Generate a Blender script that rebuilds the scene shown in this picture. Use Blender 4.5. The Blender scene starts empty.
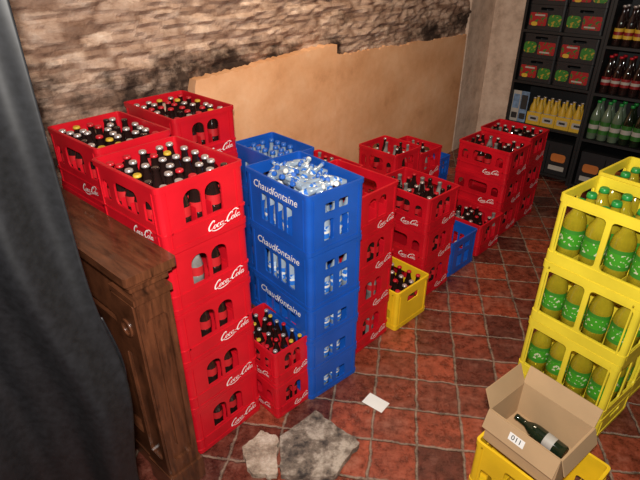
import bpy, bmesh, math, random
from mathutils import Vector, Matrix, noise
from mathutils.geometry import tessellate_polygon
random.seed(7)
scene=bpy.context.scene
COL=scene.collection
H=1.78
# ---------------------------------------------------------------- materials
def new_mat(name):
    m=bpy.data.materials.new(name); m.use_nodes=True
    nt=m.node_tree; b=nt.nodes['Principled BSDF']
    return m,nt,b
def mat(name,col,rough=0.4,var=0.12,scale=9.0,metal=0.0,spec=0.5,bump=0.0,coat=0.0,trans=0.0):
    m,nt,b=new_mat(name)
    tc=nt.nodes.new('ShaderNodeTexCoord')
    n=nt.nodes.new('ShaderNodeTexNoise'); n.inputs['Scale'].default_value=scale; n.inputs['Detail'].default_value=4
    nt.links.new(tc.outputs['Object'],n.inputs['Vector'])
    r=nt.nodes.new('ShaderNodeValToRGB')
    r.color_ramp.elements[0].position=0.3; r.color_ramp.elements[1].position=0.7
    c0=[c*(1-var) for c in col]; c1=[min(1,c*(1+var)+0.004*var) for c in col]
    r.color_ramp.elements[0].color=(*c0,1); r.color_ramp.elements[1].color=(*c1,1)
    nt.links.new(n.outputs['Fac'],r.inputs['Fac']); nt.links.new(r.outputs['Color'],b.inputs['Base Color'])
    b.inputs['Roughness'].default_value=rough; b.inputs['Metallic'].default_value=metal
    b.inputs['Specular IOR Level'].default_value=spec
    if coat: b.inputs['Coat Weight'].default_value=coat
    if trans: b.inputs['Transmission Weight'].default_value=trans
    if bump:
        bp=nt.nodes.new('ShaderNodeBump'); bp.inputs['Strength'].default_value=bump
        nt.links.new(n.outputs['Fac'],bp.inputs['Height']); nt.links.new(bp.outputs['Normal'],b.inputs['Normal'])
    return m
def mat2(name,ca,cb,scale,thr,rough=0.45):
    m,nt,b=new_mat(name)
    tc=nt.nodes.new('ShaderNodeTexCoord')
    n=nt.nodes.new('ShaderNodeTexNoise'); n.inputs['Scale'].default_value=scale; n.inputs['Detail'].default_value=1
    nt.links.new(tc.outputs['Object'],n.inputs['Vector'])
    r=nt.nodes.new('ShaderNodeValToRGB')
    r.color_ramp.elements[0].position=thr; r.color_ramp.elements[1].position=thr+.03
    r.color_ramp.elements[0].color=(*ca,1); r.color_ramp.elements[1].color=(*cb,1)
    nt.links.new(n.outputs['Fac'],r.inputs['Fac']); nt.links.new(r.outputs['Color'],b.inputs['Base Color'])
    b.inputs['Roughness'].default_value=rough
    return m
RED=mat('red_plastic',(0.57,0.006,0.016),0.36,0.16,6)
BLUE=mat('blue_plastic',(0.007,0.085,0.44),0.36,0.16,6)
YEL=mat('yellow_plastic',(0.85,0.68,0.04),0.4,0.12,6)
YELW=mat('warm_yellow_plastic',(0.84,0.54,0.015),0.4,0.12,6)
WHITE=mat('white_print',(0.85,0.84,0.82),0.5,0.04)
COLA=mat('dark_cola_glass',(0.018,0.008,0.007),0.07,0.3,spec=1.0)
CAPS=mat('silver_cap',(0.62,0.55,0.53),0.3,0.2,20,metal=0.6)
CAPR=mat('red_cap',(0.5,0.01,0.02),0.35)
CAPG=mat('green_cap',(0.02,0.28,0.05),0.35)
CAPB=mat('blue_cap',(0.02,0.12,0.5),0.35)
LABR=mat('red_label',(0.5,0.015,0.02),0.45)
LABG=mat2('green_label',(0.05,0.32,0.015),(0.60,0.62,0.40),75,0.60)
LABG2=mat('plain_green_label',(0.04,0.24,0.02),0.45)
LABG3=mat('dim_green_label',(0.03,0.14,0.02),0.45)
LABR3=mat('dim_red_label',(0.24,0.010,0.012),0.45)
LABB=mat2('blue_label',(0.02,0.16,0.60),(0.45,0.58,0.75),60,0.52)
LABW=mat('white_label',(0.75,0.75,0.72),0.5)
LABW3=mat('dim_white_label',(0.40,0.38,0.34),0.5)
LABY=mat('yellow_label',(0.60,0.38,0.03),0.5)
CLEAR=mat('clear_water_glass',(0.32,0.40,0.50),0.10,0.22,12,spec=1.0)
JUICE=mat('golden_juice_glass',(0.52,0.42,0.02),0.05,0.3,10,spec=1.0,trans=.35)
GREENG=mat('dark_green_glass',(0.010,0.018,0.008),0.08,0.3,spec=0.9)
BLACK=mat('black_metal',(0.008,0.008,0.009),0.5)
BLACKP=mat('black_plastic',(0.012,0.012,0.014),0.45)
CARD=mat('brown_cardboard',(0.46,0.30,0.16),0.8,0.10,5,bump=0.1)
PAPER=mat('white_paper',(0.8,0.79,0.76),0.7,0.04)
INK=mat('black_ink',(0.02,0.02,0.02),0.6)
ORANGE=mat('orange_print',(0.5,0.15,0.03),0.5)
PALEB=mat('pale_blue_print',(0.15,0.24,0.38),0.5,0.4,30)

def mat_wood():
    m,nt,b=new_mat('varnished_reddish_wood')
    tc=nt.nodes.new('ShaderNodeTexCoord'); mp=nt.nodes.new('ShaderNodeMapping')
    mp.inputs['Scale'].default_value=(22,3,3)
    nt.links.new(tc.outputs['Object'],mp.inputs['Vector'])
    n=nt.nodes.new('ShaderNodeTexNoise'); n.inputs['Scale'].default_value=2.6; n.inputs['Detail'].default_value=9; n.inputs['Distortion'].default_value=0.4; n.inputs['Roughness'].default_value=.65
    nt.links.new(mp.outputs['Vector'],n.inputs['Vector'])
    r=nt.nodes.new('ShaderNodeValToRGB')
    r.color_ramp.elements[0].position=0.28; r.color_ramp.elements[0].color=(0.022,0.008,0.004,1)
    r.color_ramp.elements[1].position=0.78; r.color_ramp.elements[1].color=(0.175,0.058,0.025,1)
    nt.links.new(n.outputs['Fac'],r.inputs['Fac']); nt.links.new(r.outputs['Color'],b.inputs['Base Color'])
    b.inputs['Roughness'].default_value=0.30; b.inputs['Coat Weight'].default_value=0.25
    bp=nt.nodes.new('ShaderNodeBump'); bp.inputs['Strength'].default_value=0.06
    nt.links.new(n.outputs['Fac'],bp.inputs['Height']); nt.links.new(bp.outputs['Normal'],b.inputs['Normal'])
    return m
WOOD=mat_wood()

def mat_floor():
    m,nt,b=new_mat('terracotta_tiles')
    L=nt.links.new
    tc=nt.nodes.new('ShaderNodeTexCoord'); mp=nt.nodes.new('ShaderNodeMapping')
    mp.inputs['Rotation'].default_value=(0,0,math.radians(9))
    L(tc.outputs['Object'],mp.inputs['Vector'])
    dn=nt.nodes.new('ShaderNodeTexNoise'); dn.inputs['Scale'].default_value=12; dn.inputs['Detail'].default_value=7; dn.inputs['Roughness'].default_value=.7
    L(mp.outputs['Vector'],dn.inputs['Vector'])
    add=nt.nodes.new('ShaderNodeMix'); add.data_type='VECTOR'; add.inputs['Factor'].default_value=0.034
    L(mp.outputs['Vector'],add.inputs['A']); L(dn.outputs['Color'],add.inputs['B'])
    br=nt.nodes.new('ShaderNodeTexBrick')
    br.offset=0.0; br.squash=1.0
    br.inputs['Scale'].default_value=1.0
    br.inputs['Brick Width'].default_value=0.180; br.inputs['Row Height'].default_value=0.180
    br.inputs['Mortar Size'].default_value=0.008; br.inputs['Mortar Smooth'].default_value=0.7; br.inputs['Bias'].default_value=-.1
    br.inputs['Color1'].default_value=(0.34,0.072,0.036,1); br.inputs['Color2'].default_value=(0.065,0.022,0.018,1)
    br.inputs['Mortar'].default_value=(0.27,0.20,0.155,1)
    L(add.outputs['Result'],br.inputs['Vector'])
    n=nt.nodes.new('ShaderNodeTexNoise'); n.inputs['Scale'].default_value=20; n.inputs['Detail'].default_value=9; n.inputs['Roughness'].default_value=0.78
    L(mp.outputs['Vector'],n.inputs['Vector'])
    r=nt.nodes.new('ShaderNodeValToRGB'); r.color_ramp.elements[0].position=0.38; r.color_ramp.elements[0].color=(0.38,0.36,0.34,1)
    r.color_ramp.elements[1].position=0.64; r.color_ramp.elements[1].color=(1.5,1.4,1.3,1)
    L(n.outputs['Fac'],r.inputs['Fac'])
    mx=nt.nodes.new('ShaderNodeMix'); mx.data_type='RGBA'; mx.blend_type='MULTIPLY'; mx.inputs['Factor'].default_value=1
    L(br.outputs['Color'],mx.inputs['A']); L(r.outputs['Color'],mx.inputs['B'])
    n2=nt.nodes.new('ShaderNodeTexNoise'); n2.inputs['Scale'].default_value=5; n2.inputs['Detail'].default_value=12; n2.inputs['Roughness'].default_value=0.85
    L(mp.outputs['Vector'],n2.inputs['Vector'])
    r2=nt.nodes.new('ShaderNodeValToRGB'); r2.color_ramp.elements[0].position=0.52; r2.color_ramp.elements[0].color=(0,0,0,1)
    r2.color_ramp.elements[1].position=0.68; r2.color_ramp.elements[1].color=(0.7,0.7,0.7,1)
    L(n2.outputs['Fac'],r2.inputs['Fac'])
    mx2=nt.nodes.new('ShaderNodeMix'); mx2.data_type='RGBA'
    L(r2.outputs['Color'],mx2.inputs['Factor']); L(mx.outputs['Result'],mx2.inputs['A']); mx2.inputs['B'].default_value=(0.25,0.15,0.11,1)
    L(mx2.outputs['Result'],b.inputs['Base Color'])
    rg=nt.nodes.new('ShaderNodeMapRange'); rg.inputs['From Min'].default_value=.35; rg.inputs['From Max'].default_value=.65; rg.inputs['To Min'].default_value=.15; rg.inputs['To Max'].default_value=.48
    L(n2.outputs['Fac'],rg.inputs['Value']); L(rg.outputs['Result'],b.inputs['Roughness'])
    bp=nt.nodes.new('ShaderNodeBump'); bp.inputs['Strength'].default_value=0.75; bp.inputs['Distance'].default_value=0.008
    inv=nt.nodes.new('ShaderNodeMath'); inv.operation='SUBTRACT'; L(n.outputs['Fac'],inv.inputs[0]); L(br.outputs['Fac'],inv.inputs[1])
    L(inv.outputs[0],bp.inputs['Height']); L(bp.outputs['Normal'],b.inputs['Normal'])
    return m
FLOORM=mat_floor()

def mat_stone(name,cols,scale=1.0,bump=0.6,masonry=False,lo=.3,hi=.72,stain=False):
    m,nt,b=new_mat(name); L=nt.links.new
    tc=nt.nodes.new('ShaderNodeTexCoord')
    n=nt.nodes.new('ShaderNodeTexNoise'); n.inputs['Scale'].default_value=5*scale; n.inputs['Detail'].default_value=9; n.inputs['Roughness'].default_value=0.7
    if masonry:
        m0=nt.nodes.new('ShaderNodeMapping'); m0.inputs['Scale'].default_value=(1,1,2.2); L(tc.outputs['Object'],m0.inputs['Vector']); L(m0.outputs['Vector'],n.inputs['Vector'])
    else: L(tc.outputs['Object'],n.inputs['Vector'])
    r=nt.nodes.new('ShaderNodeValToRGB'); cr=r.color_ramp
    cr.elements[0].position=lo; cr.elements[0].color=(*cols[0],1)
    cr.elements[1].position=hi; cr.elements[1].color=(*cols[-1],1)
    for i,c in enumerate(cols[1:-1]):
        e=cr.elements.new(lo+(hi-lo)*(i+1)/(len(cols)-1)); e.color=(*c,1)
    L(n.outputs['Fac'],r.inputs['Fac'])
    col=r.outputs['Color']; hgt=n.outputs['Fac']
    if stain:
        n4=nt.nodes.new('ShaderNodeTexNoise'); n4.inputs['Scale'].default_value=1.7; n4.inputs['Detail'].default_value=8; n4.inputs['Roughness'].default_value=.65
        L(tc.outputs['Object'],n4.inputs['Vector'])
        r4=nt.nodes.new('ShaderNodeValToRGB'); r4.color_ramp.elements[0].position=.36; r4.color_ramp.elements[0].color=(.85,.78,.72,1); r4.color_ramp.elements[1].position=.62; r4.color_ramp.elements[1].color=(1.06,1.06,1.08,1)
        L(n4.outputs['Fac'],r4.inputs['Fac'])
        m4=nt.nodes.new('ShaderNodeMix'); m4.data_type='RGBA'; m4.blend_type='MULTIPLY'; m4.inputs['Factor'].default_value=1
        L(col,m4.inputs['A']); L(r4.outputs['Color'],m4.inputs['B']); col=m4.outputs['Result']
    if masonry:
        dn=nt.nodes.new('ShaderNodeTexNoise'); dn.inputs['Scale'].default_value=3.5; dn.inputs['Detail'].default_value=9; dn.inputs['Roughness'].default_value=.7
        L(tc.outputs['Object'],dn.inputs['Vector'])
        ad=nt.nodes.new('ShaderNodeMix'); ad.data_type='VECTOR'; ad.inputs['Factor'].default_value=0.06
        L(tc.outputs['Object'],ad.inputs['A']); L(dn.outputs['Color'],ad.inputs['B'])
        mp=nt.nodes.new('ShaderNodeMapping'); mp.inputs['Scale'].default_value=(6.0,0.01,24)
        L(ad.outputs['Result'],mp.inputs['Vector'])
        v=nt.nodes.new('ShaderNodeTexVoronoi'); v.distance='CHEBYCHEV'; v.inputs['Scale'].default_value=1; v.inputs['Randomness'].default_value=0.65
        L(mp.outputs['Vector'],v.inputs['Vector'])
        hs=nt.nodes.new('ShaderNodeSeparateColor'); L(v.outputs['Color'],hs.inputs['Color'])
        rv=nt.nodes.new('ShaderNodeValToRGB'); rv.color_ramp.elements[0].color=(0.70,0.58,0.52,1); rv.color_ramp.elements[1].color=(1.15,1.08,1.02,1)
        L(hs.outputs['Red'],rv.inputs['Fac'])
        mx=nt.nodes.new('ShaderNodeMix'); mx.data_type='RGBA'; mx.blend_type='MULTIPLY'; mx.inputs['Factor'].default_value=0.85
        L(col,mx.inputs['A']); L(rv.outputs['Color'],mx.inputs['B']); col=mx.outputs['Result']
        re=nt.nodes.new('ShaderNodeValToRGB'); re.color_ramp.elements[0].position=0.38; re.color_ramp.elements[0].color=(1,1,1,1); re.color_ramp.elements[1].position=0.56; re.color_ramp.elements[1].color=(0.42,0.33,0.28,1)
        L(v.outputs['Distance'],re.inputs['Fac'])
        mxe=nt.nodes.new('ShaderNodeMix'); mxe.data_type='RGBA'; mxe.blend_type='MULTIPLY'; mxe.inputs['Factor'].default_value=0.8
        L(col,mxe.inputs['A']); L(re.outputs['Color'],mxe.inputs['B']); col=mxe.outputs['Result']
        n3=nt.nodes.new('ShaderNodeTexNoise'); n3.inputs['Scale'].default_value=3.0; n3.inputs['Detail'].default_value=9; n3.inputs['Roughness'].default_value=0.66
        L(tc.outputs['Object'],n3.inputs['Vector'])
        sx=nt.nodes.new('ShaderNodeSeparateXYZ'); L(tc.outputs['Object'],sx.inputs['Vector'])
        mr=nt.nodes.new('ShaderNodeMapRange'); mr.inputs['From Min'].default_value=1.45; mr.inputs['From Max'].default_value=1.18; mr.inputs['To Min'].default_value=-0.10; mr.inputs['To Max'].default_value=0.08
        L(sx.outputs['Z'],mr.inputs['Value'])
        sm=nt.nodes.new('ShaderNodeMath'); sm.operation='ADD'; L(n3.outputs['Fac'],sm.inputs[0]); L(mr.outputs['Result'],sm.inputs[1])
        r3=nt.nodes.new('ShaderNodeValToRGB'); r3.color_ramp.elements[0].position=0.50; r3.color_ramp.elements[0].color=(1,1,1,1); r3.color_ramp.elements[1].position=0.65; r3.color_ramp.elements[1].color=(0.10,0.08,0.07,1)
        L(sm.outputs[0],r3.inputs['Fac'])
        m3=nt.nodes.new('ShaderNodeMix'); m3.data_type='RGBA'; m3.blend_type='MULTIPLY'; m3.inputs['Factor'].default_value=1
        L(col,m3.inputs['A']); L(r3.outputs['Color'],m3.inputs['B']); col=m3.outputs['Result']
        sb=nt.nodes.new('ShaderNodeMath'); sb.operation='SUBTRACT'; L(n.outputs['Fac'],sb.inputs[0])
        m5=nt.nodes.new('ShaderNodeMath'); m5.operation='MULTIPLY'; m5.inputs[1].default_value=.5; L(v.outputs['Distance'],m5.inputs[0])
        L(m5.outputs[0],sb.inputs[1]); hgt=sb.outputs[0]
    L(col,b.inputs['Base Color']); b.inputs['Roughness'].default_value=0.9
    bp=nt.nodes.new('ShaderNodeBump'); bp.inputs['Strength'].default_value=bump; bp.inputs['Distance'].default_value=0.02
    L(hgt,bp.inputs['Height']); L(bp.outputs['Normal'],b.inputs['Normal'])
    return m
STONE=mat_stone('rough_masonry',[(0.25,0.16,0.12),(0.55,0.40,0.31),(0.70,0.55,0.45),(0.92,0.82,0.72)],1.7,0.75,True)
PLAST=mat_stone('peach_plaster',[(0.62,0.30,0.14),(0.86,0.46,0.23),(0.92,0.54,0.30),(0.96,0.70,0.48)],0.7,0.2,lo=.25,hi=.8,stain=True)
PALE=mat_stone('pale_plaster',[(0.44,0.31,0.23),(0.72,0.54,0.42),(0.86,0.69,0.56)],1.2,0.6)
DIM=mat_stone('dim_plaster',[(0.10,0.08,0.07),(0.20,0.16,0.14)],0.6,0.3)
SLABM=mat_stone('mottled_stone_slab',[(0.05,0.04,0.035),(0.22,0.17,0.13),(0.50,0.42,0.34)],2.8,0.9,lo=.38,hi=.62)
SANDM=mat_stone('sandy_slab',[(0.20,0.14,0.10),(0.46,0.35,0.26),(0.70,0.58,0.47)],2.6,0.9,lo=.36,hi=.65)

# ---------------------------------------------------------------- mesh helpers
def box(bm,x0,x1,y0,y1,z0,z1,mi=0):
    vs=[bm.verts.new(p) for p in [(x0,y0,z0),(x1,y0,z0),(x1,y1,z0),(x0,y1,z0),(x0,y0,z1),(x1,y0,z1),(x1,y1,z1),(x0,y1,z1)]]
    for f in [(0,3,2,1),(4,5,6,7),(0,1,5,4),(1,2,6,5),(2,3,7,6),(3,0,4,7)]:
        fc=bm.faces.new([vs[i] for i in f]); fc.material_index=mi
def panel(bm,T,outer,holes,th,mi=0):
    loops=[outer]+holes
    polys=[[Vector((p[0],p[1],0)) for p in l] for l in loops]
    tris=tessellate_polygon(polys)
    flat=[p for l in loops for p in l]
    f=[bm.verts.new(T(p[0],p[1],0)) for p in flat]; bk=[bm.verts.new(T(p[0],p[1],th)) for p in flat]
    for t in tris:
        try:
            bm.faces.new([f[i] for i in t]).material_index=mi
            bm.faces.new([bk[i] for i in reversed(t)]).material_index=mi
        except ValueError: pass
    o=0
    for l in loops:
        n=len(l)
        for i in range(n):
            a,b=o+i,o+(i+1)%n
            try: bm.faces.new([f[a],f[b],bk[b],bk[a]]).material_index=mi
            except ValueError: pass
        o+=n
def rr(u0,v0,u1,v1,r,n=3):
    pts=[]
    for cx,cy,a0 in [(u1-r,v1-r,0),(u0+r,v1-r,90),(u0+r,v0+r,180),(u1-r,v0+r,270)]:
        for i in range(n+1):
            a=math.radians(a0+90*i/n); pts.append((cx+r*math.cos(a),cy+r*math.sin(a)))
    return pts
def lathe(bm,prof,seg=14,cap=True):
    rings=[]
    for r,z,mi in prof:
        rings.append([bm.verts.new((r*math.cos(2*math.pi*i/seg),r*math.sin(2*math.pi*i/seg),z)) for i in range(seg)])
    for k in range(len(prof)-1):
        for i in range(seg):
            fc=bm.faces.new([rings[k][i],rings[k][(i+1)%seg],rings[k+1][(i+1)%seg],rings[k+1][i]])
            fc.material_index=prof[k][2]; fc.smooth=True
    if cap:
        bm.faces.new(list(reversed(rings[0]))).material_index=prof[0][2]
        bm.faces.new(rings[-1]).material_index=prof[-1][2]
def to_mesh(bm,name,mats,recalc=True):
    if recalc: bmesh.ops.recalc_face_normals(bm,faces=bm.faces[:])
    me=bpy.data.meshes.new(name); bm.to_mesh(me); bm.free()
    for m in mats: me.materials.append(m)
    return me
PROTOS=[]
def proto(me,name,children=()):
    o=bpy.data.objects.new(name,me); PROTOS.append(o)
    ch=[]
    for cme,cname,mw,lab in children:
        c=bpy.data.objects.new(cname,cme); PROTOS.append(c); ch.append((c,mw,lab,cname))
    return (o,ch,name)
def inst(pr,M,label,cat,group=None,skip=()):
    o,ch,name=pr
    n=o.copy(); n.name=name; COL.objects.link(n); n.matrix_world=M
    n['label']=label; n['category']=cat
    if group: n['group']=group
    for c,mw,lab,cn in ch:
        if cn in skip: continue
        k=c.copy(); k.name=cn; COL.objects.link(k); k.parent=n; k.matrix_local=mw
        if lab: k['label']=lab
    return n
def single(me,name,M,label,cat,kind=None):
    o=bpy.data.objects.new(name,me); COL.objects.link(o); o.matrix_world=M
    if kind: o['kind']=kind
    if label: o['label']=label
    if cat: o['category']=cat
    return o
def child(me,name,par,M=Matrix(),label=None):
    o=bpy.data.objects.new(name,me); COL.objects.link(o); o.parent=par; o.matrix_local=M
    if label: o['label']=label
    return o
def TR(x,y,z=0,rz=0): return Matrix.Translation((x,y,z))@Matrix.Rotation(rz,4,'Z')

# ---------------------------------------------------------------- lettering
def script_logo(width):
    bm=bmesh.new(); S=width/11.0
    def rib(pts,w0,w1=None,wm=None):
        n=len(pts); prev=None
        for i,(x,y) in enumerate(pts):
            a=pts[max(0,i-1)]; b=pts[min(n-1,i+1)]
            dx,dy=b[0]-a[0],b[1]-a[1]; l=math.hypot(dx,dy) or 1
            nx,ny=-dy/l,dx/l; t=i/(n-1)
            w=(w0+( (w1 if w1 is not None else w0)-w0)*t)
            if wm is not None: w=w+(wm-w)*math.sin(math.pi*t)
            q=[]
            for s in (-.5,.5):
                X=x+nx*w*s; Y=y+ny*w*s; X+=Y*0.42
                q.append(bm.verts.new((X*S,0,Y*S)))
            if prev: bm.faces.new([prev[0],q[0],q[1],prev[1]])
            prev=q
    def arc(cx,cy,rx,ry,a0,a1,n=22): return [(cx+rx*math.cos(math.radians(a0+(a1-a0)*i/n)),cy+ry*math.sin(math.radians(a0+(a1-a0)*i/n))) for i in range(n+1)]
    def smooth(p,k=7):
        out=[]
        for i in range(len(p)-1):
            p0=p[max(0,i-1)];p1=p[i];p2=p[i+1];p3=p[min(len(p)-1,i+2)]
            for j in range(k):
                t=j/k
                out.append(tuple(0.5*((2*p1[c])+(-p0[c]+p2[c])*t+(2*p0[c]-5*p1[c]+4*p2[c]-p3[c])*t*t+(-p0[c]+3*p1[c]-3*p2[c]+p3[c])*t**3) for c in (0,1)))
        out.append(p[-1]); return out
    def C(x):
        rib(smooth([(x+1.55,1.75),(x+1.72,2.15),(x+1.35,2.42),(x+.85,2.2),(x+.35,1.5),(x+.2,.8),(x+.5,.12),(x+1.05,-.02),(x+1.6,.35)]),.10,.10,.50)
    def O(x,r=.40):
        rib(arc(x,.5,r,.5,90,270),.12,.12,.36); rib(arc(x,.5,r,.5,-90,90),.12,.12,.24)
    C(0)
    rib(smooth([(1.2,-.05),(1.9,-.55),(3.2,-.85),(4.6,-.70),(5.5,-.30),(6.1,-.45)]),.08,.04,.30)
    O(2.25); rib([(2.5,.95),(3.0,.75)],.09)
    rib(arc(3.4,.5,.42,.5,50,315),.12,.08,.36)
    O(4.4); rib(smooth([(4.88,1.0),(4.80,.3),(4.95,.03),(5.25,.2)]),.12,.08,.26)
    rib([(5.50,.52),(6.05,.60)],.26)
    C(6.0)
    rib(smooth([(7.3,2.35),(7.9,2.75),(8.7,2.80),(9.4,2.35),(9.95,2.15)]),.06,.05,.30)
    O(8.15); rib([(8.4,.95),(8.8,.8)],.09)
    rib(smooth([(9.05,2.25),(8.95,1.2),(8.92,.3),(9.1,.0),(9.35,.2)]),.12,.08,.28)
    O(9.95); rib(smooth([(10.43,1.0),(10.35,.3),(10.5,.03),(10.85,.25)]),.12,.06,.26)
    return to_mesh(bm,'logo',[WHITE],False)
def text_mesh(s,size,shear=0.0,m=WHITE,bold=0.0):
    c=bpy.data.curves.new('t','FONT'); c.body=s; c.size=size; c.shear=shear; c.align_x='CENTER'; c.align_y='CENTER'; c.offset=bold; c.resolution_u=2
    o=bpy.data.objects.new('t',c); COL.objects.link(o)
    bpy.context.view_layer.update()
    me=bpy.data.meshes.new_from_object(o.evaluated_get(bpy.context.evaluated_depsgraph_get()))
    bpy.data.objects.remove(o)
    me.transform(Matrix.Rotation(math.radians(90),4,'X'))
    me.materials.clear(); me.materials.append(m)
    return me
LOGO=script_logo(0.122)
CHAUD=text_mesh('Chaudfontaine',0.046,0.25,WHITE,0.0003)
def on_front(x,z,Ly): return Matrix.Translation((x,-Ly/2-0.0045,z))
def on_left(y,z,Wx): return Matrix.Translation((-Wx/2-0.0045,y,z))@Matrix.Rotation(math.radians(-90),4,'Z')
# ---------------------------------------------------------------- crates
CW,CL=0.285,0.385
def crate_body(W,Lh,Hh,front,side,mat_,lip=0.018,low=0.02):
    bm=bmesh.new(); th=0.006; cr=0.018
    for s in (-1,1):
        panel(bm,lambda u,v,d,s=s:(u,s*(Lh/2-d),v),[(-W/2+cr,0),(W/2-cr,0),(W/2-cr,Hh),(-W/2+cr,Hh)],front,th)
        panel(bm,lambda u,v,d,s=s:(s*(W/2-d),-s*u,v) if s<0 else (s*(W/2-d),u,v),[(-Lh/2+cr,0),(Lh/2-cr,0),(Lh/2-cr,Hh),(-Lh/2+cr,Hh)],side,th)
    for sx in (-1,1):
        for sy in (-1,1):
            cx,cy=sx*(W/2-cr),sy*(Lh/2-cr); pts=[]
            for i in range(6):
                a=math.radians(90*i/5); pts.append((cx+sx*cr*math.cos(a),cy+sy*cr*math.sin(a)))
            for i in range(5,-1,-1):
                a=math.radians(90*i/5); pts.append((cx+sx*(cr-th)*math.cos(a),cy+sy*(cr-th)*math.sin(a)))
            panel(bm,lambda u,v,d:(u,v,d),pts,[],Hh)
    def ring(z0,z1,e,inn=0.008):
        panel(bm,lambda u,v,d:(u,v,z0+d),rr(-W/2-e,-Lh/2-e,W/2+e,Lh/2+e,cr,4),[rr(-W/2+inn,-Lh/2+inn,W/2-inn,Lh/2-inn,cr*.6,4)],z1-z0)
    ring(Hh-lip,Hh-0.001,0.003); ring(0.002,low,0.0025)
    if 0.2<Hh<0.24: ring(Hh*0.30,Hh*0.30+0.006,0.003)
    box(bm,-W/2+0.004,W/2-0.004,-Lh/2+0.004,Lh/2-0.004,0.002,0.008)
    for s in (-1,1):
        for x in (-W/2+0.028,W/2-0.028): box(bm,x-.003,x+.003,min(s*Lh/2,s*(Lh/2+.003)),max(s*Lh/2,s*(Lh/2+.003)),0.02,Hh-0.018)
        for y in (-Lh/2+0.03,Lh/2-0.03): box(bm,min(s*W/2,s*(W/2+.003)),max(s*W/2,s*(W/2+.003)),y-.003,y+.003,0.02,Hh-0.018)
    return to_mesh(bm,'crate_body',[mat_])
def divider(W,Lh,nx,ny,h,mat_):
    bm=bmesh.new(); iw,il=W-0.02,Lh-0.02
    for i in range(1,nx): x=-iw/2+iw*i/nx; box(bm,x-.001,x+.001,-il/2,il/2,0.009,h)
    for j in range(1,ny): y=-il/2+il*j/ny; box(bm,-iw/2,iw/2,y-.001,y+.001,0.009,h)
    return to_mesh(bm,'divider',[mat_])
def arch(u0,v0,u1,v1,n=8):
    r=(u1-u0)/2; c=(u0+u1)/2
    return [(u0,v0),(u1,v0)]+[(c+r*math.cos(math.pi*i/n),v1-r+r*math.sin(math.pi*i/n)) for i in range(n+1)]
RH=0.225
red_me=crate_body(CW,CL,RH,[arch(-.068,.085,-.010,.19),arch(.002,.085,.060,.19)],[arch(-.155,.10,-.105,.17),rr(-.07,.10,.07,.18,.02),arch(.105,.10,.155,.17)],RED)
RED_CH=[(LOGO,'logo_lettering',on_front(-0.005,0.030,CL)@Matrix.Rotation(math.radians(-6),4,'Y'),'white script lettering'),
        (LOGO,'logo_lettering',on_left(-0.02,0.034,CW)@Matrix.Rotation(math.radians(-5),4,'Y'),'white script lettering')]
red_top=proto(red_me,'bottle_crate',RED_CH+[(divider(CW,CL,4,6,0.12,RED),'bottle_divider',Matrix(),None)])
red_top5=proto(red_me,'bottle_crate',RED_CH+[(divider(CW,CL,5,6,0.12,RED),'bottle_divider',Matrix(),None)])
red_low=proto(red_me,'bottle_crate',RED_CH)
BH=0.255; BL=0.165
blue_front=[rr(-.06,.165,-.008,.205,.006),rr(.008,.165,.06,.205,.006),rr(-.065,.045,-.015,.135,.008),rr(.015,.045,.065,.135,.008)]
blue_side=[rr(-.10+.052*i,.055,-.062+.052*i,.175,.008) for i in range(4)]
blue_me=crate_body(CW,CL,BH,blue_front,blue_side,BLUE)
blue_ch=[(CHAUD,'logo_lettering',on_left(0.0,0.208,CW),'white italic lettering')]
blue_div=(divider(CW,CL,4,6,0.12,BLUE),'bottle_divider',Matrix(),None)
blue_top=proto(blue_me,'bottle_crate',blue_ch+[blue_div])
blue_low=proto(blue_me,'bottle_crate',blue_ch)
blue_plain=proto(blue_me,'bottle_crate',[])
blue_ptop=proto(blue_me,'bottle_crate',[blue_div])
bluel_me=crate_body(CW,CL,BL,[rr(-.065,.035,-.01,.10,.006),rr(.01,.035,.065,.10,.006)],[rr(-.10+.055*i,.035,-.062+.055*i,.095,.006) for i in range(4)],BLUE)
blue_flat=proto(bluel_me,'bottle_crate',[])
blue_flatl=proto(bluel_me,'bottle_crate',[(CHAUD,'logo_lettering',on_left(0.0,0.122,CW),'white italic lettering')])
YH=0.29; YC=0.25; YB=.115
yel_side=[rr(-.170,.052,-.010,.250,.016),rr(.010,.052,.170,.250,.016)]
yel_front=[rr(-.118,.052,-.010,.250,.016),rr(.010,.052,.118,.250,.016)]
yel_me=crate_body(CW,CL,YH,yel_front,yel_side,YEL,lip=0.030,low=0.046)
yel_top=proto(yel_me,'bottle_crate',[(divider(CW,CL,3,4,0.05,YEL),'bottle_divider',Matrix(),None)])
yel_low=proto(yel_me,'bottle_crate',[])
yelb_me=crate_body(CW,CL,YB,[rr(-.04,.065,.04,.088,.008)],[rr(-.05,.065,.05,.088,.008)],YEL,lip=0.016,low=0.02)
yel_base=proto(yelb_me,'low_crate',[])
yelc_me=crate_body(CW,CL,YC,[rr(-.05,.15,.05,.195,.012)],[rr(-.06,.15,.06,.195,.012),rr(-.15,.06,-.10,.12,.01),rr(.10,.06,.15,.12,.01)],YELW,lip=0.025,low=0.03)
yel_cola=proto(yelc_me,'bottle_crate',[(divider(CW,CL,4,6,0.12,YELW),'bottle_divider',Matrix(),None)])

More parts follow.
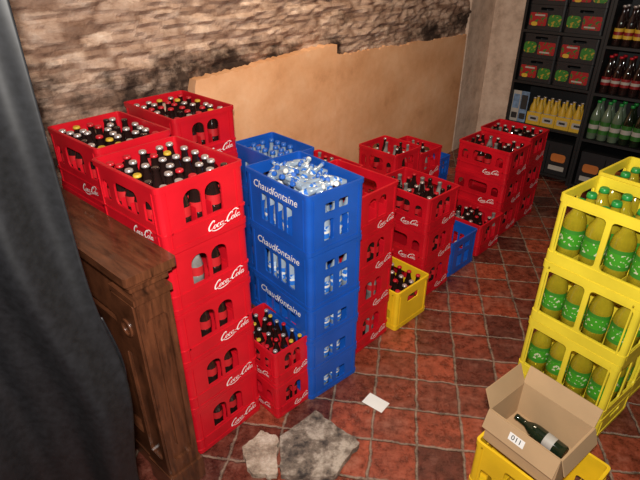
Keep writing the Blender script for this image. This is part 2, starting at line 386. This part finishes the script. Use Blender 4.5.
# ---------------------------------------------------------------- bottles
PC=[(.022,0),(.0255,.004),(.026,.033),(.0235,.060),(.0255,.093),(.0255,.126),(.021,.148),(.0135,.173),(.0105,.200),(.0125,.202),(.0125,.209),(.011,.211)]
def bottle_mesh(P,glass,seg=14):
    bm=bmesh.new(); lathe(bm,[(r,z,0) for r,z in P],seg)
    return to_mesh(bm,'bottle',[glass])
def cap_mesh(r,z0,h,m,seg=14):
    bm=bmesh.new(); lathe(bm,[(r*1.08,z0,0),(r*1.05,z0+h*.3,0),(r,z0+h*.8,0),(r*.8,z0+h,0)],seg); return to_mesh(bm,'cap',[m])
def radf(P,z):
    for (r0,a),(r1,b) in zip(P,P[1:]):
        if a<=z<=b: return r0+(r1-r0)*(z-a)/max(1e-6,b-a)
    return P[-1][0]
def label_mesh(P,z0,z1,m,seg=14,stripe=None,si=(1,2)):
    zs=[z0+(z1-z0)*i/5 for i in range(6)]
    bm=bmesh.new(); lathe(bm,[(radf(P,z)+.0007,z,(1 if stripe and i in si else 0)) for i,z in enumerate(zs)],seg,False)
    return to_mesh(bm,'label',[m]+([stripe] if stripe else []),False)
cola_me=bottle_mesh(PC,COLA)
cola_lab=label_mesh(PC,.092,.126,LABR)
I4=Matrix()
def cola_proto(cap):
    ch=[(cola_lab,'label',I4,None)]
    if cap: ch.append((cap_mesh(.0132,.203,.009,cap),'bottle_cap',I4,None))
    return proto(cola_me,'cola_bottle',ch)
COLAS=[cola_proto(CAPS),cola_proto(None),cola_proto(CAPR),cola_proto(CAPS),cola_proto(CAPS),cola_proto(CAPR),cola_proto(LABY)]
def merged(P,glass,cap,lz,lab,seg=10,stripe=None,caph=.009,capr=None):
    bm=bmesh.new(); lathe(bm,[(r,z,0) for r,z in P],seg)
    zs=[lz[0]+(lz[1]-lz[0])*i/3 for i in range(4)]
    lathe(bm,[(radf(P,z)+.0008,z,2 if not(stripe and i==1) else 3) for i,z in enumerate(zs)],seg,False)
    r=capr or P[-1][0]*1.15; z0=P[-1][1]-.004
    lathe(bm,[(r,z0,1),(r,z0+caph*.8,1),(r*.8,z0+caph,1)],seg)
    return to_mesh(bm,'bottle',[glass,cap,lab]+([stripe] if stripe else []),False)
EMPT=mat('empty_pale_glass',(0.22,0.20,0.19),0.08,0.4,20,spec=1.0)
FAR=[proto(merged(PC,g,c,(.092,.126),LABR),'cola_bottle') for g,c in ((COLA,CAPS),(COLA,COLA),(COLA,CAPR),(EMPT,EMPT),(COLA,CAPS))]
PW=[(.022,0),(.026,.004),(.026,.10),(.022,.125),(.0125,.15),(.0115,.185),(.013,.187),(.012,.195)]
water_me=bottle_mesh(PW,CLEAR)
WATER=[proto(water_me,'water_bottle',[(label_mesh(PW,.035,.09,LABB,stripe=LABW,si=(2,)),'label',I4,None),(cap_mesh(.0160,.180,.018,c),'bottle_cap',I4,None)]) for c in (LABW,CAPB,CAPB)]
PJ=[(.036,0),(.0425,.006),(.0425,.160),(.038,.186),(.023,.215),(.0155,.238),(.0155,.252),(.0155,.256)]
juice_me=bottle_mesh(PJ,JUICE,18)
JU=proto(juice_me,'juice_bottle',[(label_mesh(PJ,.065,.148,LABG,18,LABG2,(0,4)),'label',I4,'green and white printed wraparound label'),(cap_mesh(.018,.244,.020,CAPG,18),'bottle_cap',I4,None)])

def fill(M,W,Lh,nx,ny,pool,label,cat,group,miss=0.05,tilt=3.0,z=0.009,only=None,S=(1,1,1)):
    iw,il=W-0.02,Lh-0.02
    inv=Matrix.Diagonal((1/S[0],1/S[1],1/S[2],1)); k=min(1.0,S[0],S[1])
    for i in range(nx):
        for j in range(ny):
            if only and not only(i,j): continue
            if random.random()<miss: continue
            x=-iw/2+iw*(i+.5)/nx; y=-il/2+il*(j+.5)/ny
            R=Matrix.Rotation(random.uniform(0,6.28),4,'Z')
            ta=math.radians(random.uniform(0,tilt)); tx=Matrix.Rotation(ta,4,Vector((math.cos(i*7+j),math.sin(i*3+j*5),0)))
            inst(random.choice(pool),M@Matrix.Translation((x,y,z))@inv@Matrix.Diagonal((k,k,min(1.04,S[2])*random.uniform(.97,1.0),1))@tx@R,label,cat,group)
def crate_stack(nx_,ny_,az,protos,hs,label,group,jit=0.6,S=(1,1,1)):
    ph=math.radians(90-az); z=0; Ms=[]
    c=Matrix.Rotation(ph,3,'Z')@Vector((CW*S[0]/2,CL*S[1]/2,0))
    n=len(protos)
    for k,(p,h) in enumerate(zip(protos,hs)):
        a=ph+math.radians(random.uniform(-jit,jit))
        M=TR(nx_+c.x+random.uniform(-.002,.002),ny_+c.y+random.uniform(-.002,.002),z,a)@Matrix.Diagonal((S[0],S[1],S[2],1))
        inst(p,M,label[0] if k==n-1 else label[1],'crate',group); Ms.append(M); z+=h*S[2]
    return Ms
s46,c46=math.sin(math.radians(46)),math.cos(math.radians(46))
def wn(w,n): return (s46*w-c46*n, c46*w+s46*n)
def red_stack(p,az,n,gl,top=True,pool=None,win=True,miss=0.03,nx=4,ny=6,S=(1,1,1)):
    L=('open red crate of dark bottles '+gl,'red plastic crate, white lettering, '+gl)
    Ms=crate_stack(p[0],p[1],az,[red_low]*(n-1)+[red_top5 if nx==5 else red_top],[RH]*n,L,'red bottle crates',S=S)
    if top: fill(Ms[-1],CW,CL,nx,ny,pool or COLAS,'small dark glass cola bottle in a red crate','bottle','cola bottles in crates',miss,tilt=4.5,z=.009,S=S)
    if win:
        for M in Ms[:-1]: fill(M,CW,CL,4,ny,FAR,'dark cola bottle seen through the crate opening','bottle','cola bottles in crates',0.05,1,only=lambda i,j:j==0 and i in(1,2),S=S)
    return Ms
red_stack((-.480,1.378),42,5,'beside the wooden partition',nx=5,miss=0,S=(1.16,1,1.035))
red_stack((-.770,1.69),42,5,'against another tall red stack',win=False,nx=5,miss=0,S=(1.06,1,1.045))
red_stack((-.616,2.13),44,5,'against the plaster wall',win=False,nx=5,miss=0,S=(1.13,1.1,1.02))
red_stack(wn(.955,1.25),46,2,'between red and blue stacks',S=(.68,.8,.80))
BLAB=('blue plastic crate heaped with small water bottles','blue plastic crate with white italic lettering in a stack')
SB=(1,1.05,1)
Mb=crate_stack(-.040,1.668,49,[blue_flat]*2+[blue_flatl,blue_low,blue_top],[BL]*3+[BH]*2,BLAB,'blue bottle crates',S=SB)
fill(Mb[-1],CW,CL,4,6,WATER,'small clear water bottle in a blue crate','bottle','water bottles in crates',0.0)
kk=0
for a_ in range(4):
    for b_ in range(9):
        x=-.082+.164*(a_+.5)/4+random.uniform(-.008,.008); y=-.135+.27*(b_+.5)/9+random.uniform(-.006,.006)
        el=math.radians(random.uniform(55,88)); a=random.uniform(0,6.28)
        M=Mb[-1]@Matrix.Translation((x,y,0.222+0.022*random.random()))@Matrix.Rotation(a,4,'Z')@Matrix.Rotation(el,4,'Y')@Matrix.Scale(.62,4)@Matrix.Translation((0,0,-.11))
        inst(WATER[kk%3],M,'small water bottle lying on top of the full crate','bottle','water bottles in crates'); kk+=1
for M in Mb[3:4]: fill(M,CW,CL,4,6,WATER,'small water bottle seen through the crate slots','bottle','water bottles in crates',0.0,1,only=lambda i,j:(i==0 and j in(1,2,3,4)) or (j==0 and i>0))
for M in Mb[:3]: fill(M@Matrix.Diagonal((1,1,.75,1)),CW,CL,4,6,WATER,'small water bottle seen through the crate slots','bottle','water bottles in crates',0.0,1,only=lambda i,j:j==0 and i in(1,2))
x,y=wn(1.38,1.72)
SB2=(.85,.85,.93)
Mb2=crate_stack(x,y,47,[blue_plain]*3+[blue_ptop],[BH]*4,('blue plastic crate of capped bottles against other stacks','blue plastic crate under another blue crate'),'blue bottle crates',S=SB2)
fill(Mb2[-1],CW,CL,4,6,[WATER[1],WATER[2]],'small clear water bottle in a blue crate','bottle','water bottles in crates',0.05,S=SB2,z=.040)
red_stack((.160,1.955),44,4,'next to the blue stack',top=False,S=(1,1,.96))
red_stack(wn(1.72,1.69),46,4,'close to the blue stack',pool=FAR,win=False,S=(.82,.9,.86))
Mf=crate_stack(.395,2.15,46,[yel_cola],[YC],('yellow plastic crate of cola bottles on the tiled floor',)*2,'yellow bottle crates',S=(.95,1,.96))
fill(Mf[0],CW,CL,4,6,[COLAS[2],COLAS[2],COLAS[0]],'dark cola bottle with red cap in a yellow crate','bottle','cola bottles in crates',0.0,z=.03,S=(.95,1,.96))
red_stack(wn(2.10,1.35),46,3,'beside the yellow floor crate',pool=FAR,miss=.1,S=(1,1,.94))
red_stack(wn(2.37,1.80),46,3,'beside the plaster wall',pool=FAR,win=False,miss=.5,S=(.92,.78,1.02))
red_stack(wn(2.68,1.84),46,3,'beside the plaster wall',pool=FAR,win=False,miss=.35,S=(.90,.78,.90))
x,y=wn(2.42,1.37)
crate_stack(x,y,46,[blue_plain],[BH],('low blue plastic crate on the tiled floor',)*2,'blue bottle crates',S=(1,.9,.92))
red_stack(wn(2.76,1.38),46,1,'low between taller stacks',pool=FAR,miss=.15)
x,y=wn(3.05,1.92)
crate_stack(x,y,46,[blue_plain]*3,[BH]*3,('blue plastic crate between red stacks and wall',)*2,'blue bottle crates',S=(.45,.42,.60))
red_stack(wn(3.07,1.42),46,3,'at the end of the row',pool=FAR,miss=.25,S=(1,1,.93))
red_stack(wn(3.38,1.44),46,3,'at the end of the row',pool=FAR,miss=.25,S=(1,1,.96))
# ---------------------------------------------------------------- yellow juice stacks
def ystack(x,y,az,gl,full):
    Ms=crate_stack(x,y,az,[yel_base]+[yel_low]*2+[yel_top],[YB]+[YH]*3,('open yellow crate of juice bottles '+gl,'yellow plastic crate in a stack '+gl),'yellow juice crates')
    for k,M in enumerate(Ms):
        if k==0: continue
        o=None if k==3 else (lambda i,j:(i==0 or j==0) and full)
        fill(M,CW,CL,3,4,[JU],'yellow juice bottle with green label in a crate','bottle','juice bottles in crates',0.0,1,only=o)
    return Ms
ystack(1.13,1.45,52,'beside the cardboard box',True)
ystack(1.37,1.66,52,'against another stack',False)
Mk=crate_stack(.800,.985,50,[yel_cola],[YC],('yellow plastic crate under the cardboard box',)*2,'yellow juice crates',S=(.88,.95,.96))

# ---------------------------------------------------------------- cardboard box
BW,BLn,BHh=.205,.265,.150
def card_box():
    bm=bmesh.new(); w,l,h,t=BW,BLn,BHh,.004
    box(bm,-w/2,w/2,-l/2,l/2,0,t,0)
    box(bm,-w/2,w/2,-l/2,-l/2+t,t,h,0); box(bm,-w/2,w/2,l/2-t,l/2,t,h,0)
    box(bm,-w/2,-w/2+t,-l/2+t,l/2-t,t,h,0); box(bm,w/2-t,w/2,-l/2+t,l/2-t,t,h,0)
    return to_mesh(bm,'box',[CARD])
def R(a,ax): return Matrix.Rotation(math.radians(a),4,ax)
cb=single(card_box(),'cardboard_box',TR(.750,1.225,.24,math.radians(38)),'open brown cardboard box holding dark glass bottles','box')
def flap(w,d):
    bm=bmesh.new(); box(bm,-w/2,w/2,0,d,0,.004); return to_mesh(bm,'flap',[CARD])
child(flap(BW,.075),'flap',cb,Matrix.Translation((0,BLn/2,BHh))@R(66,'X'))
child(flap(BW,.06),'flap',cb,Matrix.Translation((0,-BLn/2,BHh))@R(180,'Z')@R(-70,'X'))
FL=Matrix.Translation((-BW/2,0,BHh))@R(90,'Z')@R(-72,'X')
child(flap(BLn,.075),'flap',cb,FL)
child(flap(BLn,.07),'flap',cb,Matrix.Translation((BW/2,0,BHh))@R(-90,'Z')@R(70,'X'))
PB=[(.023,0),(.027,.005),(.027,.11),(.023,.13),(.012,.152),(.011,.182),(.0125,.185),(.0115,.195)]
gb=single(bottle_mesh(PB,GREENG,18),'wine_bottle',cb.matrix_world@Matrix.Translation((.035,-.095,.034))@R(-86,'X'),'dark green glass bottle lying inside a cardboard box','bottle')
child(label_mesh(PB,.04,.075,LABW3,18),'label',gb,label='white paper label')
gb2=single(bottle_mesh(PB,COLA,18),'wine_bottle',cb.matrix_world@Matrix.Translation((-.035,-.095,.034))@R(-86,'X'),'dark brown glass bottle lying inside a cardboard box','bottle')
child(label_mesh(PB,.04,.08,LABR,18),'label',gb2,label='red paper label')
bm=bmesh.new(); box(bm,-.028,.028,-.0008,0,-.014,.014); tag=single(to_mesh(bm,'tag',[PAPER]),'price_tag',cb.matrix_world@FL@Matrix.Translation((.01,.036,.0045))@R(180,'Z')@R(-90,'X'),'small white numbered paper tag on the box flap','tag')
child(text_mesh('011',.026,0,INK,0.0002),'number',tag,Matrix.Translation((0,-.0014,0)))

# ---------------------------------------------------------------- wooden partition
az=42; ph=math.radians(90-az)
bw=bpy.data.objects.new('wooden_partition',None)
COL.objects.link(bw); bw.matrix_world=TR(-.537,1.170,0,ph)@Matrix.Diagonal((.93,1,1.06,1))
bw['label']='carved dark varnished wooden partition beside the tall red crates'; bw['category']='wooden partition'
def wmesh(fn):
    bm=bmesh.new(); fn(bm)
    return to_mesh(bm,'wood',[WOOD])
def f_top(bm):
    panel(bm,lambda u,v,d:(u,v,.904+d),rr(-.0,.0,.185,1.15,.012,4),[],.027)
    panel(bm,lambda u,v,d:(u,v,.890+d),rr(.012,.012,.173,1.15,.008,4),[],.015)
    panel(bm,lambda u,v,d:(u,v,.868+d),rr(.022,.022,.163,1.15,.008,4),[],.023)
child(wmesh(f_top),'top_board',bw)
def f_post(bm):
    box(bm,.035,.150,.035,.15,0.08,.868)
    panel(bm,lambda u,v,d:(u,.022+d,v),rr(.03,.10,.155,.82,.004,1),[rr(.052,.16,.133,.76,.02,4)],.014)
    panel(bm,lambda u,v,d:(.022+d,u,v),rr(.03,.10,.155,.82,.004,1),[rr(.052,.16,.133,.62,.02,4)],.014)
    box(bm,.022,.163,.016,.158,.825,.845); box(bm,.018,.167,.012,.162,0,.10)
    box(bm,.080,.105,.027,.036,.22,.70)
child(wmesh(f_post),'post',bw)
def f_body(bm):
    fr=[rr(.20,.16,.60,.70,.03,4),rr(.68,.16,1.08,.70,.03,4)]
    panel(bm,lambda u,v,d:(.045+d,u,v),[(.15,.05),(1.15,.05),(1.15,.868),(.15,.868)],fr,.03)
    box(bm,.075,.12,.15,1.15,.05,.868)
    for a,b in ((.24,.56),(.72,1.04)): box(bm,.058,.08,a,b,.21,.65)
    box(bm,.04,.13,.15,1.15,0,.06)
child(wmesh(f_body),'side_panel',bw)
def f_ring(bm):
    n,m=20,8; R0=.026
    vs=[[bm.verts.new(((.005*math.sin(2*math.pi*j/m)),(R0+.006*math.cos(2*math.pi*j/m))*math.cos(2*math.pi*i/n),(R0+.006*math.cos(2*math.pi*j/m))*math.sin(2*math.pi*i/n))) for j in range(m)] for i in range(n)]
    for i in range(n):
        for j in range(m): bm.faces.new([vs[i][j],vs[(i+1)%n][j],vs[(i+1)%n][(j+1)%m],vs[i][(j+1)%m]]).smooth=True
child(wmesh(f_ring),'carved_ring',bw,Matrix.Translation((.020,.09,.72)))

# ---------------------------------------------------------------- curtain
def curtain(p0,p1,z0,z1,amp,freq,nx=150,nz=90,seed=0,flare=0.0,bulge=0.0,diag=0.0):
    bm=bmesh.new(); p0=Vector(p0);p1=Vector(p1); d=(p1-p0); L=d.length; d.normalize(); nrm=Vector((-d.y,d.x))
    g=[]
    for j in range(nz+1):
        t=j/nz; z=z0+(z1-z0)*t; row=[]
        for i in range(nx+1):
            s=i/nx; u=s*L
            ph_=noise.noise(Vector((u*2.2+seed,z*.8,0)))*3.0
            off=amp*(0.7+.3*(1-t))*math.sin(u*freq+ph_+seed+z*diag)+amp*.35*math.sin(u*freq*2.1+seed*2+z*diag*1.7+ph_)+.016*noise.noise(Vector((u*6,z*4,seed)))
            e=bulge*math.exp(-((z-.82)/.20)**2)*max(0,(s-.6)/.4)
            p=p0+d*(u*(1+flare*(1-t))+e)+nrm*off
            row.append(bm.verts.new((p.x,p.y,z)))
        g.append(row)
    for j in range(nz):
        for i in range(nx): bm.faces.new([g[j][i],g[j][i+1],g[j+1][i+1],g[j+1][i]]).smooth=True
    return bm
CURT=mat('black_cloth',(0.0050,0.0053,0.0066),0.52,0.35,60,spec=0.42,bump=0.06)
bm=curtain((-1.22,.62),(-.508,.925),.05,2.45,.030,30,seed=1.3,diag=1.4,bulge=.035)
cu=single(to_mesh(bm,'curtain',[CURT],False),'curtain',Matrix(),'black draped cloth hanging in loose folds','curtain')
md=cu.modifiers.new('s','SOLIDIFY'); md.thickness=.003
bm=curtain((-1.0,.82),(-.565,1.015),.02,.98,.020,34,seed=4.1,flare=.03,bulge=.045,diag=2)
cu2=single(to_mesh(bm,'curtain',[CURT],False),'draped_cloth',Matrix(),'lower fold of black cloth beside the wooden partition','cloth')
md=cu2.modifiers.new('s','SOLIDIFY'); md.thickness=.003

# ---------------------------------------------------------------- room
def slab(name,M,sx,sy,sz,m,lab=None):
    bm=bmesh.new(); box(bm,0,sx,0,sy,0,sz); return single(to_mesh(bm,name,[m]),name,M,lab,None,'structure')
bm=bmesh.new(); box(bm,-4.2,4.5,-1.6,6.6,-.1,0); single(to_mesh(bm,'floor',[FLOORM]),'floor',Matrix(),'worn terracotta floor tiles with grey grout',None,'structure')
wa=math.radians(90-43); Wd=Vector((math.cos(wa),math.sin(wa))); Nd=Vector((-math.sin(wa),math.cos(wa)))
def wpos(u,n): return Wd*u+Nd*n
def stone_wall(u0,u1,z1,du=.018):
    bm=bmesh.new(); nu=int((u1-u0)/du); nz=int(z1/du); g=[]
    for j in range(nz+1):
        row=[]
        for i in range(nu+1):
            u=u0+(u1-u0)*i/nu; z=z1*j/nz
            k=.15 if z<1.0 else min(1,.15+.85*(z-1.0)/.25)
            d=.030*noise.noise(Vector((u*1.4,z*3,0)))+.022*noise.noise(Vector((u*5,z*26,3)))+.022*noise.noise(Vector((u*14,z*44,3)))
            row.append(bm.verts.new((u,d*k,z)))
        g.append(row)
    for j in range(nz):
        for i in range(nu): bm.faces.new([g[j][i],g[j][i+1],g[j+1][i+1],g[j+1][i]])
    box(bm,u0,u1,.12,.25,0,z1)
    return bm
p=wpos(0,2.42)
single(to_mesh(stone_wall(-2.2,4.52,2.6),'wall_left',[STONE],False),'wall_left',TR(p.x,p.y,0,wa),'rough old stone masonry wall',None,'structure')
def plaster(u0,u1,prof,seed,n=140):
    def zt(u):
        for (a,za),(b,zb) in zip(prof,prof[1:]):
            if a<=u<=b: return za+(zb-za)*(u-a)/(b-a)
        return prof[-1][1]
    bm=bmesh.new(); top=[]
    for i in range(n,-1,-1):
        u=u0+(u1-u0)*i/n
        top.append((u,zt(u)+.012*noise.noise(Vector((u*5,seed,0)))+.014*noise.noise(Vector((u*30,seed,2)))))
    pts=[(u0,0),(u1,0)]+top
    panel(bm,lambda u,v,d:(u,d,v),pts,[],.10); return to_mesh(bm,'plaster',[PLAST])
p=wpos(0,2.355)
single(plaster(.9,2.69,[(.9,.95),(1.54,.98),(1.57,1.17),(2.69,1.225)],1),'trim_1',TR(p.x,p.y,0,wa),'peach plaster panel on the stone wall',None,'structure')
p=wpos(0,2.401)
single(plaster(2.705,4.50,[(2.705,1.145),(4.5,1.095)],5),'trim_2',TR(p.x,p.y,0,wa),'peach plaster panel on the stone wall',None,'structure')
p=wpos(4.52,2.40); slab('wall_corner',TR(p.x,p.y,0,wa),.6,.25,2.6,PALE,'pale plastered wall section')
p=wpos(4.97,2.40); slab('wall_back',TR(p.x,p.y,0,wa-math.pi/2),3.6,.2,2.6,PALE,'pale plastered wall behind the shelves')
slab('wall_right',TR(3.6,-1.6,0,0),.2,5.2,2.6,DIM)
slab('wall_near',TR(-4.2,-1.75,0,0),8,.15,2.6,DIM)
slab('ceiling',TR(-4.2,-1.6,2.6,0),8.7,8.2,.1,DIM)

# ---------------------------------------------------------------- stone slabs / paper on floor
def slab_poly(pts,th,m,label,name='stone_slab'):
    cx=sum(p[0] for p in pts)/len(pts); cy=sum(p[1] for p in pts)/len(pts)
    out=[]; n=len(pts)
    for i in range(n):
        a,b=pts[i],pts[(i+1)%n]
        for k in range(8):
            t=k/8; out.append((a[0]+(b[0]-a[0])*t-cx+.012*noise.noise(Vector((i*3+t*6,cx,0))),a[1]+(b[1]-a[1])*t-cy+.012*noise.noise(Vector((i*3+t*6,cy,5)))))
    bm=bmesh.new(); panel(bm,lambda u,v,d:(u,v,d),out,[],th)
    single(to_mesh(bm,name,[m]),name,TR(cx,cy,0),label,'stone slab')
slab_poly([(-.02,1.585),(.16,1.42),(.05,1.26),(-.15,1.27),(-.165,1.445)],.030,SLABM,'broken mottled grey stone ledge on the floor')
slab_poly([(-.245,1.480),(-.175,1.450),(-.162,1.27),(-.27,1.28),(-.315,1.395)],.026,SANDM,'pale sandy stone ledge beside the crates')
bm=bmesh.new(); box(bm,-.052,.052,-.034,.034,0,.001)
single(to_mesh(bm,'paper',[PAPER]),'paper_card',TR(.25,1.655,.0005,math.radians(-38)),'small white paper card lying on the floor tiles','paper')

# ---------------------------------------------------------------- shelves
sa=math.radians(-42)
def shelf_unit(x,y,w,dep,h,levels,label):
    M=TR(x,y,0,sa)
    e=bpy.data.objects.new('shelf_unit',None); COL.objects.link(e); e.matrix_world=M; e['label']=label; e['category']='shelf'
    def part(name,*b):
        bm=bmesh.new(); box(bm,*b); child(to_mesh(bm,name,[BLACK]),name,e)
    part('side_panel',0,.02,0,dep,0,h); part('side_panel',w-.02,w,0,dep,0,h); part('back_panel',.02,w-.02,dep-.012,dep,0,h)
    for z in levels: part('shelf_board',.02,w-.02,0,dep-.012,z-.02,z)
    return M
M1=shelf_unit(1.636,4.494,.64,.42,2.1,[.06,.45,.80,1.2,1.62,2.1],'black open shelf unit stocked with crates and bottles')
M2=shelf_unit(2.075,3.99,1.30,.42,2.1,[.06,.45,.81,1.15,1.5,1.85],'black shelf unit with rows of bottles')
bc_me=crate_body(.285,.36,.185,[rr(-.05,.145,.05,.165,.008)],[rr(-.07,.14,.07,.165,.008)],BLACKP)
def patch(w,h,m,rf=.3):
    bm=bmesh.new(); panel(bm,lambda u,v,d:(u,-d,v),rr(-w/2,-h/2,w/2,h/2,min(w,h)*rf,5),[],.001); return to_mesh(bm,'patch',[m])
fy=-.184
PR2=mat2('red_fruit_print',(0.34,0.008,0.012),(0.03,0.14,0.02),45,.55)
PG2=mat2('green_fruit_print',(0.03,0.18,0.02),(0.40,0.28,0.03),45,.57)
pr_,pg_,py_,pw_=patch(.135,.095,PR2,.1),patch(.10,.085,PG2,.3),patch(.05,.03,LABY,.5),patch(.08,.012,LABW3,.1)
bcs=[proto(bc_me,'black_crate',[(pr_,'printed_label',Matrix.Translation((-.055,fy,.08)),'red printed label'),(pg_,'printed_label',Matrix.Translation((.075,fy,.075)),'green printed label'),(py_,'printed_label',Matrix.Translation((-.08,fy-.002,.045)),'yellow printed label'),(pw_,'printed_label',Matrix.Translation((-.045,fy-.002,.11)),'white printed line')]),
     proto(bc_me,'black_crate',[(pr_,'printed_label',Matrix.Translation((.055,fy,.08)),'red printed label'),(pg_,'printed_label',Matrix.Translation((-.078,fy,.08)),'green printed label'),(pw_,'printed_label',Matrix.Translation((.045,fy-.002,.05)),'white printed line')])]
for z in (.80,1.20,1.62):
    for q in range(2):
        for i in range(2): inst(bcs[(i+q)%2],M1@Matrix.Translation((.17+i*.295,.20,z+q*.187)),'black plastic crate with red and green printed labels','crate','black crates on the shelf')
PX=[(.024,0),(.029,.005),(.029,.12),(.024,.15),(.012,.175),(.0115,.205),(.0125,.21)]
yb=proto(merged(PX,LABY,CAPS,(.04,.10),LABW3,12,BLACK),'yellow_bottle')
def carrier():
    bm=bmesh.new(); w,d,h,t=.118,.155,.100,.003
    box(bm,-w/2,w/2,0,d,0,t); box(bm,-w/2,w/2,0,t,t,h); box(bm,-w/2,w/2,d-t,d,t,h); box(bm,-w/2,-w/2+t,t,d-t,t,h); box(bm,w/2-t,w/2,t,d-t,t,h)
    return to_mesh(bm,'carrier',[LABY])
cpr=proto(carrier(),'bottle_carrier',[(patch(.085,.045,LABW3,.2),'printed_label',Matrix.Translation((0,-.0006,.052)),'white printed label'),(patch(.05,.018,INK,.2),'printed_label',Matrix.Translation((0,-.0018,.052)),'dark printed mark')])
for i in range(4):
    cx=.228+i*.121
    inst(cpr,M1@Matrix.Translation((cx,.03,.45)),'yellow bottle carrier with white label on a shelf','carrier','carriers on the shelf')
    for a in range(2):
        for b in range(2): inst(yb,M1@Matrix.Translation((cx-.0285+a*.057,.070+b*.072,.4535)),'yellow bottle in a carrier on a shelf','bottle','yellow bottles on the shelf')
for i in range(2):
    bm=bmesh.new(); box(bm,0,.068,0,.004,0,.26,0); me=to_mesh(bm,'poster',[LABW3 if i==0 else PALEB])
    o=single(me,'poster_board',M1@Matrix.Translation((.022+i*.070,.03,.45)),'small upright printed poster card on the shelf','poster')
    child(patch(.055,.12,PALEB if i==0 else INK,.1),'printed_picture',o,Matrix.Translation((.034,-.0005,.17)))
    child(patch(.05,.05,INK,.1),'printed_picture',o,Matrix.Translation((.034,-.0005,.05)))
def carton(w,d,h,m): bm=bmesh.new(); box(bm,-w/2,w/2,0,d,0,h); box(bm,-w/2-.002,w/2+.002,-.002,d*.5,h-.03,h+.002,0); return to_mesh(bm,'carton',[m])
ct=proto(carton(.185,.3,.28,BLACKP),'drink_carton',[(patch(.12,.07,ORANGE),'printed_label',Matrix.Translation((0,-.003,.15)),None),(patch(.13,.04,LABW3,.1),'printed_label',Matrix.Translation((0,-.003,.06)),None)])
for i in range(3): inst(ct,M1@Matrix.Translation((.125+i*.19,.03,.06)),'dark printed drink carton on the bottom shelf','carton','cartons on the bottom shelf')
for i in range(6): inst(ct,M2@Matrix.Translation((.13+i*.19,.03,.06)),'dark printed drink carton on the bottom shelf','carton','cartons on the bottom shelf')
PL=[(.030,0),(.037,.006),(.037,.17),(.032,.20),(.015,.25),(.014,.28),(.014,.285)]
PS=[(.027,0),(.032,.006),(.032,.15),(.027,.175),(.014,.215),(.013,.255),(.0135,.26)]
CLG=mat('pale_bottle_plastic',(0.12,0.17,0.11),0.15,0.2,10)
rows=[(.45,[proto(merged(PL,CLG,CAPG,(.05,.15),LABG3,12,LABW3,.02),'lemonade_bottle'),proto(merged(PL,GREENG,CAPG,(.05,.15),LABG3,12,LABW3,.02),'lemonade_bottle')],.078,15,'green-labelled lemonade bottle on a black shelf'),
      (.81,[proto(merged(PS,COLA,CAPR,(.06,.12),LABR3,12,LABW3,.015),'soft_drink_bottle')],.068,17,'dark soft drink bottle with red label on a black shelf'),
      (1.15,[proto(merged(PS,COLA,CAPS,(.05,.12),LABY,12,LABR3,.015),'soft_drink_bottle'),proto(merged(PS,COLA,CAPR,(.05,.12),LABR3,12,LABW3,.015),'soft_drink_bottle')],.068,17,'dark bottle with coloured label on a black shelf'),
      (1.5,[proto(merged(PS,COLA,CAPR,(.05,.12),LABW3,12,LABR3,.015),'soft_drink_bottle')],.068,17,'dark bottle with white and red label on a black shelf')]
for z,prs,sp,n,lab in rows:
    for i in range(n):
        for r_ in range(2): inst(prs[(i//3)%len(prs)],M2@Matrix.Translation((.062+i*sp,.06+r_*.09,z)),lab,'bottle','bottles on the black shelf')

for o in PROTOS: bpy.data.objects.remove(o)

# ---------------------------------------------------------------- lights
def area(name,loc,target,size,power,col):
    l=bpy.data.lights.new(name,'AREA'); l.size=size; l.energy=power; l.color=col
    o=bpy.data.objects.new(name,l); COL.objects.link(o); o.location=loc
    o.rotation_euler=(Vector(target)-Vector(loc)).to_track_quat('-Z','Y').to_euler(); return o
area('camera_flash',(0.0,-.02,H+.14),(0.0,2.4,.9),.05,68,(1,.95,.88))
area('ceiling_lamp',(0.4,2.6,2.55),(0.2,3.0,0),.5,20,(1,.78,.54))
w=bpy.data.worlds.new('world'); scene.world=w; w.use_nodes=True
w.node_tree.nodes['Background'].inputs['Color'].default_value=(1,.9,.8,1); w.node_tree.nodes['Background'].inputs['Strength'].default_value=.04
# ---------------------------------------------------------------- camera
cam=bpy.data.cameras.new('camera'); co=bpy.data.objects.new('camera',cam); COL.objects.link(co)
cam.sensor_width=22.3; cam.lens=18.0; cam.clip_start=.02
co.location=(0,0,H); co.rotation_euler=(math.radians(90-29.6),0,0)
scene.camera=co
scene.view_settings.view_transform='Standard'
